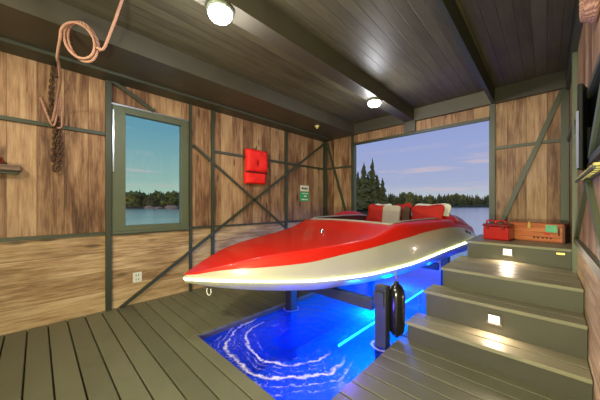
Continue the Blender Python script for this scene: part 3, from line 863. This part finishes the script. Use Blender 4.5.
bm = B(); mbox(bm, cb+Vector((0, 0, .203)), cw+.012, cd+.012, .042, R=Rc); obj('lid', bm, M['crate'], cr, bevel=0.004)
for sx in (-1, 1):
    bm = B(); mbox(bm, cb+Rc@Vector((sx*(cw/2+.004), 0, .107)), .022, cd+.014, .213, R=Rc)
    obj('end_board', bm, M['crate_dark'], cr, bevel=0.003)
bm = B(); mbox(bm, cb+Rc@Vector((-.05, -cd/2-.008, .185)), .03, .01, .05, R=Rc); mbox(bm, cb+Rc@Vector((-.05, -cd/2-.006, .222)), .022, .024, .03, R=Rc); obj('latch', bm, M['brass'], cr, bevel=0.003)
bm = B(); mbox(bm, cb+Rc@Vector((.15, -cd/2-.0065, .165)), .10, .004, .085, R=Rc); obj('picture_label', bm, M['lbl_green'], cr)
bm = B(); mbox(bm, cb+Rc@Vector((.115, -cd/2-.0045, .105)), .05, .003, .03, R=Rc); obj('red_label', bm, M['lbl_red'], cr)
for i in range(5):
    bm = B(); mbox(bm, cb+Rc@Vector((-.005+i*.035+(i > 1)*.01, -cd/2-.002, .05)), .018, .003, .016 if i > 1 else .024, R=Rc)
    obj('stencilled_mark', bm, M['ink'], cr)
bm = B(); mbox(bm, cb+Rc@Vector((.215, -cd/2-.008, .13)), .010, .006, .09, R=Rc); obj('corner_strap', bm, M['black'], cr)

# ------------------------------------------------------------------ water
def water_mat():
    t = NT('slip_water'); p, x, y, z = t.pos()
    cxx, cyy = -1.41*S, 1.42*S
    dx = t.math('SUBTRACT', x, cxx); dy = t.math('SUBTRACT', y, cyy)
    rr = t.math('SQRT', t.math('ADD', t.math('MULTIPLY', dx, dx), t.math('MULTIPLY', t.math('MULTIPLY', dy, dy), 1.0)))
    ang_ = t.math('ARCTAN2', dy, dx)
    nl = t.noise(p, 3.5, 3, 0.6); nh = t.noise(p, 22.0, 4, 0.7); nh2 = t.noise(p, 45.0, 3, 0.7)
    r2 = t.math('ADD', rr, t.math('ADD', t.math('MULTIPLY', t.math('SUBTRACT', nl, 0.5), 0.22), t.math('MULTIPLY', t.math('SUBTRACT', nh, 0.5), 0.05)))
    r2 = t.math('ADD', r2, t.math('MULTIPLY', ang_, 0.05))
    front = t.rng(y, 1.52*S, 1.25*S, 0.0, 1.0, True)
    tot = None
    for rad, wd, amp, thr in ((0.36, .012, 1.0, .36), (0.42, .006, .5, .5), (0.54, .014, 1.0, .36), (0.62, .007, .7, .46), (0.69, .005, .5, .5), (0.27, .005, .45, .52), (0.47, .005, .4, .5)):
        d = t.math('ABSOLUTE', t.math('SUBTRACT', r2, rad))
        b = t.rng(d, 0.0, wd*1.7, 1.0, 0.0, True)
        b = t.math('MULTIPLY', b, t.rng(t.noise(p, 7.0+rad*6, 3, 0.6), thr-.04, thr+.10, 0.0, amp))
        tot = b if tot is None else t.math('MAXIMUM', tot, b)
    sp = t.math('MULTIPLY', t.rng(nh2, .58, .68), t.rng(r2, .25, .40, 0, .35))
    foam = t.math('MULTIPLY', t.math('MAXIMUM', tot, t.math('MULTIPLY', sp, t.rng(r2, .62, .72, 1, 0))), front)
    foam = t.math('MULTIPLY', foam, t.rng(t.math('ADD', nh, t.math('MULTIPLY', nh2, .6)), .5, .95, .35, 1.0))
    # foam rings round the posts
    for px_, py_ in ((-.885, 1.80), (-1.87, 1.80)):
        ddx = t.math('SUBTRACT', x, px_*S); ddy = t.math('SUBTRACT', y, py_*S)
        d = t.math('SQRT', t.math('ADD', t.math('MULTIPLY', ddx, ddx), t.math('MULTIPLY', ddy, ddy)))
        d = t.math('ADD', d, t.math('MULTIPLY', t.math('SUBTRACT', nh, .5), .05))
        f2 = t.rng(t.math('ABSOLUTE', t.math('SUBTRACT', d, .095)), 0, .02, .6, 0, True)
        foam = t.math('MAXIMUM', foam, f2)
    # ripples
    v = t.n('ShaderNodeMapping'); t.l.new(p, v.inputs[0]); v.inputs['Scale'].default_value = (1, .5, 1)
    wv = t.noise(v.outputs[0], 5.5, 4, 0.55)
    hgt = t.math('ADD', t.math('MULTIPLY', wv, .7), t.math('ADD', t.math('MULTIPLY', nh, .15), t.math('MULTIPLY', t.math('SINE', t.math('MULTIPLY', r2, 42.0)), .03)))
    bp = t.n('ShaderNodeBump'); t.put(bp, 'Height', hgt); t.put(bp, 'Strength', .55); t.put(bp, 'Distance', .05)
    tr = t.n('ShaderNodeBsdfTransparent', ins={'Color': (.35, .60, 1, 1)})
    gl = t.n('ShaderNodeBsdfGlossy', ins={'Roughness': .06, 'Color': (.9, .95, 1, 1)}); t.l.new(bp.outputs[0], gl.inputs['Normal'])
    fz = t.n('ShaderNodeFresnel', ins={'IOR': 1.33}); t.l.new(bp.outputs[0], fz.inputs['Normal'])
    # milky blue in the water itself picks up the lamps in it
    df = t.n('ShaderNodeBsdfTranslucent', ins={'Color': (.08, .28, .95, 1)})
    m0 = t.n('ShaderNodeMixShader', ins={0: .38}); t.l.new(tr.outputs[0], m0.inputs[1]); t.l.new(df.outputs[0], m0.inputs[2])
    m1 = t.n('ShaderNodeMixShader'); t.l.new(fz.outputs[0], m1.inputs[0]); t.l.new(m0.outputs[0], m1.inputs[1]); t.l.new(gl.outputs[0], m1.inputs[2])
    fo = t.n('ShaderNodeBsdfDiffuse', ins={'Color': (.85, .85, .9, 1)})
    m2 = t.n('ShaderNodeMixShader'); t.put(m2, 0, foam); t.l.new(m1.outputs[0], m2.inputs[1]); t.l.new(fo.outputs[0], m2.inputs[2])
    return t.out(m2.outputs[0])
WM = water_mat()
bm = B(); v = [bm.verts.new(V(*q)) for q in ((SX0-.002, SY0-.002, WL), (SX1+.002, SY0-.002, WL), (SX1+.002, YB+.06, WL), (SX0-.002, YB+.06, WL))]; bm.faces.new(v)
o = struct('water_slip', bm, WM)
bm = B(); v = [bm.verts.new(V(*q)) for q in ((XL-th, YB+.06, WL), (XR+th, YB+.06, WL), (XR+th, 8, WL), (XL-th, 8, WL))]; bm.faces.new(v)
struct('water_approach', bm, WM)
# slip bed
bm = B(); box(bm, SX0-.03, SX1+.03, SY0-.03, YB+.06, -.60, -.56)
t = NT('silty_bed'); p, x, y, z = t.pos(); c = t.mix(t.noise(p, 2.5, 4), c4((.20, .30, .50)), c4((.45, .55, .70)))
BED = t.out(t.bsdf(c, .9))
struct('ground_slip_bed', bm, BED)
bm = B(); box(bm, XL-th, XR+th, YB+.06, 8.0, -.60, -.56); struct('ground_approach_bed', bm, BED)
# lake
t = NT('lake_water'); p, x, y, z = t.pos()
v = t.n('ShaderNodeMapping'); t.l.new(p, v.inputs[0]); v.inputs['Scale'].default_value = (1, 1, 1)
bp = t.n('ShaderNodeBump'); t.put(bp, 'Height', t.math('ADD', t.noise(p, .9, 5, .6), t.math('MULTIPLY', t.noise(p, 5.0, 3, .6), .25))); t.put(bp, 'Strength', .05); t.put(bp, 'Distance', .03)
gl = t.n('ShaderNodeBsdfGlossy', ins={'Roughness': .19, 'Color': (1, 1, .97, 1)}); t.l.new(bp.outputs[0], gl.inputs['Normal'])
df = t.n('ShaderNodeBsdfDiffuse', ins={'Color': (.25, .30, .26, 1)})
gl2 = t.n('ShaderNodeMixShader', ins={0: .92}); t.l.new(df.outputs[0], gl2.inputs[1]); t.l.new(gl.outputs[0], gl2.inputs[2]); gl = gl2
LAKE = t.out(gl.outputs[0])
bm = B()
Rr = 420
# ring of four rectangles round the boathouse so the slip stays open
def quad(bm, x0, x1, y0, y1, z):
    bm.faces.new([bm.verts.new(Vector(q)) for q in ((x0, y0, z), (x1, y0, z), (x1, y1, z), (x0, y1, z))])
hx0, hx1, hy0, hy1 = (XL-th)*S, (XR+th)*S, (YF-th)*S, (YB+.06)*S
zl = WL*S
quad(bm, -Rr, hx0, -Rr, Rr, zl); quad(bm, hx1, Rr, -Rr, Rr, zl); quad(bm, hx0, hx1, 8*S, Rr, zl); quad(bm, hx0, hx1, -Rr, hy0, zl)
struct('water_lake', bm, LAKE)
# underwater light bar
ub = thing('underwater_light_bar', 'glowing cyan light bar under the water along the slip', 'light', V(-1.13, 2.3, -.3))
bm = B(); tube(bm, [V(-1.155, 1.62, -.085), V(-1.13, 3.4, -.085)], .011, 8); obj('light_tube', bm, M['uled'], ub)
for yy in (2.3, 3.3):
    bm = B(); box(bm, -1.155, -1.13, yy, yy+.03, -.56, -.095); obj('bracket', bm, M['steel'], ub)
def light(kind, name, loc, energy, col, **kw):
    L = bpy.data.lights.new(name, kind); L.energy = energy; L.color = col
    aim = kw.pop('aim', None)
    for k, v in kw.items(): setattr(L, k, v)
    o = bpy.data.objects.new(name, L); COL.objects.link(o); o.location = loc
    if aim is not None: o.rotation_euler = (Vector(aim)-Vector(loc)).to_track_quat('-Z', 'Y').to_euler()
    return o
light('POINT', 'underwater_and_fill_lamp', V(-1.20, 2.25, -.16), 20, (.0, .42, 1.0), shadow_soft_size=.08)
light('POINT', 'underwater_and_fill_lamp', V(-1.2, 4.6, -.25), 30, (.0, .05, 1.0), shadow_soft_size=.08)
light('POINT', 'underwater_and_fill_lamp', V(-.95, 2.7, -.2), 14, (.0, .06, 1.0), shadow_soft_size=.08)
light('POINT', 'blue_spill_fill', V(-.80, 2.6, .30), 3.5, (.0, .06, 1.0), shadow_soft_size=.06)  # fill lamp added above the water to throw blue on the stair ends
light('POINT', 'underwater_and_fill_lamp', V(-1.45, 1.5, -.42), 9, (.0, .01, 1.0), shadow_soft_size=.08)
light('POINT', 'underwater_and_fill_lamp', V(-1.80, 1.0, -.30), .8, (.15, .25, 1.0), shadow_soft_size=.08)
light('POINT', 'blue_spill_fill', V(-.93, 1.40, .12), 4.5, (.14, .08, 1.0), shadow_soft_size=.06)  # fill lamp added above the water to spill blue over the deck edge
light('POINT', 'underwater_and_fill_lamp', V(-1.35, 3.2, -.22), 34, (.0, .18, 1.0), shadow_soft_size=.08)
light('POINT', 'underwater_and_fill_lamp', V(-0.88, 2.12, .16), 4.0, (.0, .12, 1.0), shadow_soft_size=.04)  # this one hangs above the water, added to tint the lower steps blue

# warm fill panels added out of view behind the camera to brighten the room
def fill_panel(x, y, z, e, col, size, aim, lbl):
    t = thing('fill_lamp', lbl, 'lamp', V(x, y, z), 'added fill panels behind the camera')
    bm = B(); mbox(bm, V(x, y, z)+Vector((0, 0, .03)), size+.06, size+.06, .04); obj('housing', bm, M['plate'], t)
    L = light('AREA', 'fill_glow', V(x, y, z)-Vector((0, 0, .01)), e, col, size=size, shape='SQUARE')
    if aim is not None: L.rotation_euler = (V(*aim)-V(x, y, z)).to_track_quat('-Z', 'Y').to_euler()
fill_panel(-1.9, -.9, 2.32, 21, (1.0, .91, .70), .6, (-2.6, 1.8, 1.0), 'added square fill panel over the left of the deck')
fill_panel(-.9, -.9, 2.32, 104, (1.0, .93, .68), .5, (-.3, 3.0, 1.2), 'added square fill panel over the right of the deck')

# greenish strip lamp low on the right wall behind the photographer
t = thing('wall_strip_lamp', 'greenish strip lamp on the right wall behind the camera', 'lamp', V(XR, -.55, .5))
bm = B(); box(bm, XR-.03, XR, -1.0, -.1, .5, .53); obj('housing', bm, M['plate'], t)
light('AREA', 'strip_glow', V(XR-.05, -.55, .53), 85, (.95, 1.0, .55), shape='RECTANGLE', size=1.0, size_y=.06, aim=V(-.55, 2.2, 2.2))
# ------------------------------------------------------------------ shores and trees
def bank(name, pts, width, h, mat, seed=0):
    bm = B(); rows = []
    for i, (x, y) in enumerate(pts):
        d = Vector((x, y)).normalized()
        row = []
        for k, (o_, hh) in enumerate(((0, -.4), (.04, .5), (.3, .8), (.65, 1), (1, .8))):
            jit = noise.noise(Vector((i*.37, k*1.3, seed)))
            row.append(bm.verts.new(Vector((x+d.x*width*o_+jit*.6, y+d.y*width*o_+jit*.6, zl+h*hh*(1+.5*jit)))))
        rows.append(row)
    for A, C in zip(rows, rows[1:]):
        for k in range(4):
            q = bm.faces.new((A[k], A[k+1], C[k+1], C[k])); q.smooth = True
    return struct(name, bm, mat)
def pol(px, dist):
    u = (px-300)/255; d = Vector((-.696, .718))+Vector((.718, .696))*u
    return d*dist
bank('ground_back_shore', [pol(px, 140+8*math.sin(px*.05)) for px in range(300, 900, 12)], 60, 1.5, M['bank'], 3)
bank('ground_left_shore', [pol(px, 95+5*math.sin(px*.13)) for px in range(-60, 260, 8)], 40, 1.2, M['bank'], 5)
bank('ground_point', [pol(px, 39) for px in range(318, 384, 5)], 9, .55, M['bank'], 8)

def conifer_mesh(name, seed, layers=13, H=1.0, Wd=.17):
    rnd = random.Random(seed); bm = B()
    for L in range(layers):
        f = L/(layers-1)
        z = .10+.86*f; r = Wd*(1-f)**.85*(.8+.4*rnd.random())+.008
        n = 11
        top = bm.verts.new((rnd.uniform(-.008, .008), rnd.uniform(-.008, .008), z+.12*(1.1-f)+.02))
        ring = []
        for k in range(n):
            a = 2*PI*k/n+rnd.random()*.5; q = r*(.45+.75*rnd.random())
            ring.append(bm.verts.new((math.cos(a)*q, math.sin(a)*q, z-.05*rnd.random()-(.03 if k % 2 else 0))))
        inn = bm.verts.new((0, 0, z+.02))
        for k in range(n):
            bm.faces.new((ring[k], ring[(k+1) % n], top)); bm.faces.new((ring[(k+1) % n], ring[k], inn))
    me = bpy.data.meshes.new(name); bm.to_mesh(me); bm.free(); me.materials.append(M['pine']); return me
def trunk_mesh(name, h, r):
    bm = B(); tube(bm, [(0, 0, -.02), (0, 0, h)], r, 6, rads=[r, r*.3])
    me = bpy.data.meshes.new(name); bm.to_mesh(me); bm.free(); me.materials.append(M['bark']); return me
def round_mesh(name, seed):
    rnd = random.Random(seed); bm = B()
    for b in range(13):
        c = Vector((rnd.uniform(-.24, .24), rnd.uniform(-.24, .24), rnd.uniform(.22, .85)))
        r = rnd.uniform(.10, .19)
        g_ = bmesh.ops.create_icosphere(bm, subdivisions=2, radius=r, matrix=Matrix.Translation(c))
        for v in g_['verts']:
            v.co += (v.co-c).normalized()*noise.noise(v.co*11+Vector((seed, 0, 0)))*.16
    me = bpy.data.meshes.new(name); bm.to_mesh(me); bm.free(); me.materials.append(M['leaf']); return me
CM = [conifer_mesh('pine_crown_%d' % i, 20+i, Wd=w) for i, w in enumerate((.15, .20, .17, .24))]
BIG = [conifer_mesh('tall_pine_crown_%d' % i, 50+i, layers=26, Wd=w) for i, w in enumerate((.15, .13, .19))]
RM = [round_mesh('leafy_crown_%d' % i, 70+i) for i in range(3)]
TM = trunk_mesh('tree_trunk', .9, .018); TM2 = trunk_mesh('leafy_trunk', .5, .03)
def tree(kind, me, tm, loc, h, lbl, grp, widthf=1.0):
    r = bpy.data.objects.new(kind, None); COL.objects.link(r); r.location = loc
    r['label'] = lbl; r['category'] = 'tree'
    if grp: r['group'] = grp
    for nm, m_ in (('crown', me), ('trunk', tm)):
        o = bpy.data.objects.new(nm, m_); COL.objects.link(o); o.parent = r
        o.scale = (h*widthf, h*widthf, h)
        o.rotation_euler.z = random.random()*6
rt = random.Random(3)
px = 345.0
while px < 560:
    dist = 146+rt.uniform(0, 22); c = pol(px, dist)
    h = dist/255*(rt.uniform(11.5, 15.5) + (5 if px < 392 else 0)*rt.random() - (2.2*max(0, (px-400)/100)))
    big = rt.random() < .9
    tree('pine_tree' if big else 'leafy_tree', rt.choice(CM) if big else rt.choice(RM), TM if big else TM2, (c.x, c.y, zl+.1), h,
         'dark pine in the distant treeline across the lake' if big else 'rounded leafy tree in the distant treeline across the lake',
         'pines of the far back shore' if big else 'leafy trees of the far back shore', 1.6 if big else 1.1)
    px += rt.uniform(1.4, 2.4)
px = 92.0
while px < 215:
    dist = 100+rt.uniform(0, 14); c = pol(px, dist)
    h = dist/255*rt.uniform(12.5, 18)
    big = rt.random() < .55
    if big: h *= 1.08
    tree('shore_pine' if big else 'shore_tree', rt.choice(CM) if big else rt.choice(RM), TM if big else TM2, (c.x, c.y, zl+.1), h,
         'pine on the wooded shore seen through the left window' if big else 'round olive tree on the shore seen through the left window',
         'pines of the left shore' if big else 'leafy trees of the left shore', 1.3)
    px += rt.uniform(1.3, 2.4)
near = [(352, 42, 5.4, 0, 1.3), (358, 41, 6.6, 2, 1.1), (364, 40, 7.9, 0, 1.25), (372.5, 41, 8.8, 1, 1.1), (377, 42, 6.3, 2, 1.2), (382.5, 41.5, 5.6, 0, 1.3), (368, 44, 7.0, 1, 1.2), (345, 42, 7.4, 0, 1.2)]
lbls = ['tall pine on the point, leftmost inside the opening', 'tall pine on the point, second from the left post', 'broad tall pine on the point, left of the tallest', 'tallest pine on the wooded point behind the boat',
        'pine just right of the tallest one on the point', 'rightmost and lowest pine on the wooded point', 'slim pine behind and between the two tallest pines', 'pine on the point hidden by the left wall of the opening']
for (px, dist, h, k, wf), lb in zip(near, lbls):
    c = pol(px, dist); tree('tall_pine', BIG[k], TM, (c.x, c.y, zl+.3), h, lb, 'pines on the near point', wf)
# rocks and bushes by the near corner of the opening
def rock(name, px, dist, z, r, mat, lbl, cat, sq=.7, sub=3):
    c = pol(px, dist); bm = B()
    bmesh.ops.create_icosphere(bm, subdivisions=sub, radius=r)
    for v in bm.verts:
        d_ = noise.noise(v.co*(1.6/r)+Vector((px, 0, 0)))
        v.co *= 1+.35*d_; v.co.z *= sq
        v.co += Vector((c.x, c.y, z))
    for f in bm.faces: f.smooth = False
    return tag(obj(name, bm, mat), lbl, cat, 'boulders and shrubs on the shore')
for i, (px, dd, z, r, mt, lb, ct) in enumerate((
    (356, 14, -.1, .75, 'leaf', 'low green shrub by the left edge of the back opening', 'shrub'),
    (347, 13, -.1, .7, 'leaf', 'green shrub partly behind the left edge of the back opening', 'shrub'),
    (361, 13, -.05, .28, 'rock', 'pale tan boulder between shrub and boat, behind the back opening', 'rock'),
    (150, 92, 0, 1.7, 'rock', 'broad tan boulder on the shore seen through the left window', 'rock'),
    (158, 91, 0, 1.2, 'rock', 'smaller tan boulder in the middle of the window shoreline', 'rock'),
    (172, 90, 0, 2.2, 'rock', 'large tan boulder at the right of the window shoreline', 'rock'))):
    rock('boulder' if mt == 'rock' else 'shrub', px, dd, z, r, M[mt], lb, ct, .55 if mt == 'rock' else .9)

# ------------------------------------------------------------------ sky
t = NT('evening_sky', world=True)
g_ = t.n('ShaderNodeTexCoord'); sp_ = t.n('ShaderNodeSeparateXYZ'); t.l.new(g_.outputs['Generated'], sp_.inputs[0])
el = sp_.outputs[2]
colA = t.ramp(t.rng(el, 0, .5), [(0.0, srgb(196, 204, 204)), (.16, srgb(164, 174, 206)), (.45, srgb(150, 164, 212)), (1.0, srgb(118, 138, 198))])
colB = t.ramp(t.rng(el, 0, .5), [(0.0, srgb(196, 214, 192)), (.20, srgb(150, 186, 184)), (.5, srgb(110, 162, 184)), (1.0, srgb(92, 144, 176))])
side = t.rng(sp_.outputs[0], -.90, -.6, 1.0, 0.0, True)
c = t.mix(side, colA, colB)
inv = t.math('DIVIDE', 1.0, t.math('MAXIMUM', el, .02))
vx = t.comb(t.math('MULTIPLY', sp_.outputs[0], 2.2), t.math('MULTIPLY', sp_.outputs[1], 2.2), t.math('MULTIPLY', el, 26.0))
cl = t.noise(vx, 1.6, 5, .62)
cf = t.math('MULTIPLY', t.rng(cl, .52, .68, 0, 1, True), t.math('MULTIPLY', t.rng(el, .015, .06), t.rng(el, .14, .22, 1, 0)))
c = t.mix(t.math('MULTIPLY', cf, .65), c, c4(srgb(208, 190, 196)))
bg = t.n('ShaderNodeBackground'); t.put(bg, 'Color', c); t.put(bg, 'Strength', 0.5)
sc.world = t.out(bg.outputs[0])

# small pieces belong to the part that carries them
def carry(thing_name, part, *subs):
    t_ = bpy.data.objects[thing_name]
    p_ = [c for c in t_.children if c.name.split('.')[0] == part][0]
    for c in list(t_.children):
        if c.name.split('.')[0] in subs: c.parent = p_
carry('motorboat', 'hull', 'light_strip', 'bow_eye', 'emblem')
carry('motorboat', 'deck', 'fuel_cap', 'cockpit_rim', 'tie_down_strap')
carry('wooden_crate', 'crate_body', 'picture_label', 'red_label', 'stencilled_mark', 'corner_strap')
carry('wooden_crate', 'lid', 'latch')
carry('tackle_box', 'lid', 'handle')
carry('wall_monitor', 'screen_housing', 'silver_bezel')
for n_ in ('bulkhead_lamp', 'bulkhead_lamp.001'): carry(n_, 'mounting_ring', 'guard_cage')

# last low light of dusk falling on the far shore from behind the boathouse
light('SUN', 'dusk_sun', (0, -20, 10), .45, (1.0, .78, .5), angle=math.radians(8), aim=(-8, 0, 5))

# ------------------------------------------------------------------ camera
cam = bpy.data.cameras.new('camera'); co = bpy.data.objects.new('camera', cam); COL.objects.link(co)
cam.sensor_width = 36; cam.lens = 255/600*36; cam.clip_start = .02; cam.clip_end = 2000
cam.shift_y = 5/600
co.location = V(0, 0, 1)
co.rotation_euler = (PI/2, 0, math.radians(44.1))
sc.camera = co
sc.view_settings.view_transform = 'Standard'; sc.view_settings.look = 'None'
sc.view_settings.gamma = 1; sc.view_settings.exposure = 1.0
sc.view_settings.use_curve_mapping = False
sc.cycles.use_denoising = True
sc.cycles.max_bounces = 8; sc.cycles.transparent_max_bounces = 12
sc.cycles.sample_clamp_indirect = 6
sc.cycles.caustics_reflective = False; sc.cycles.caustics_refractive = False
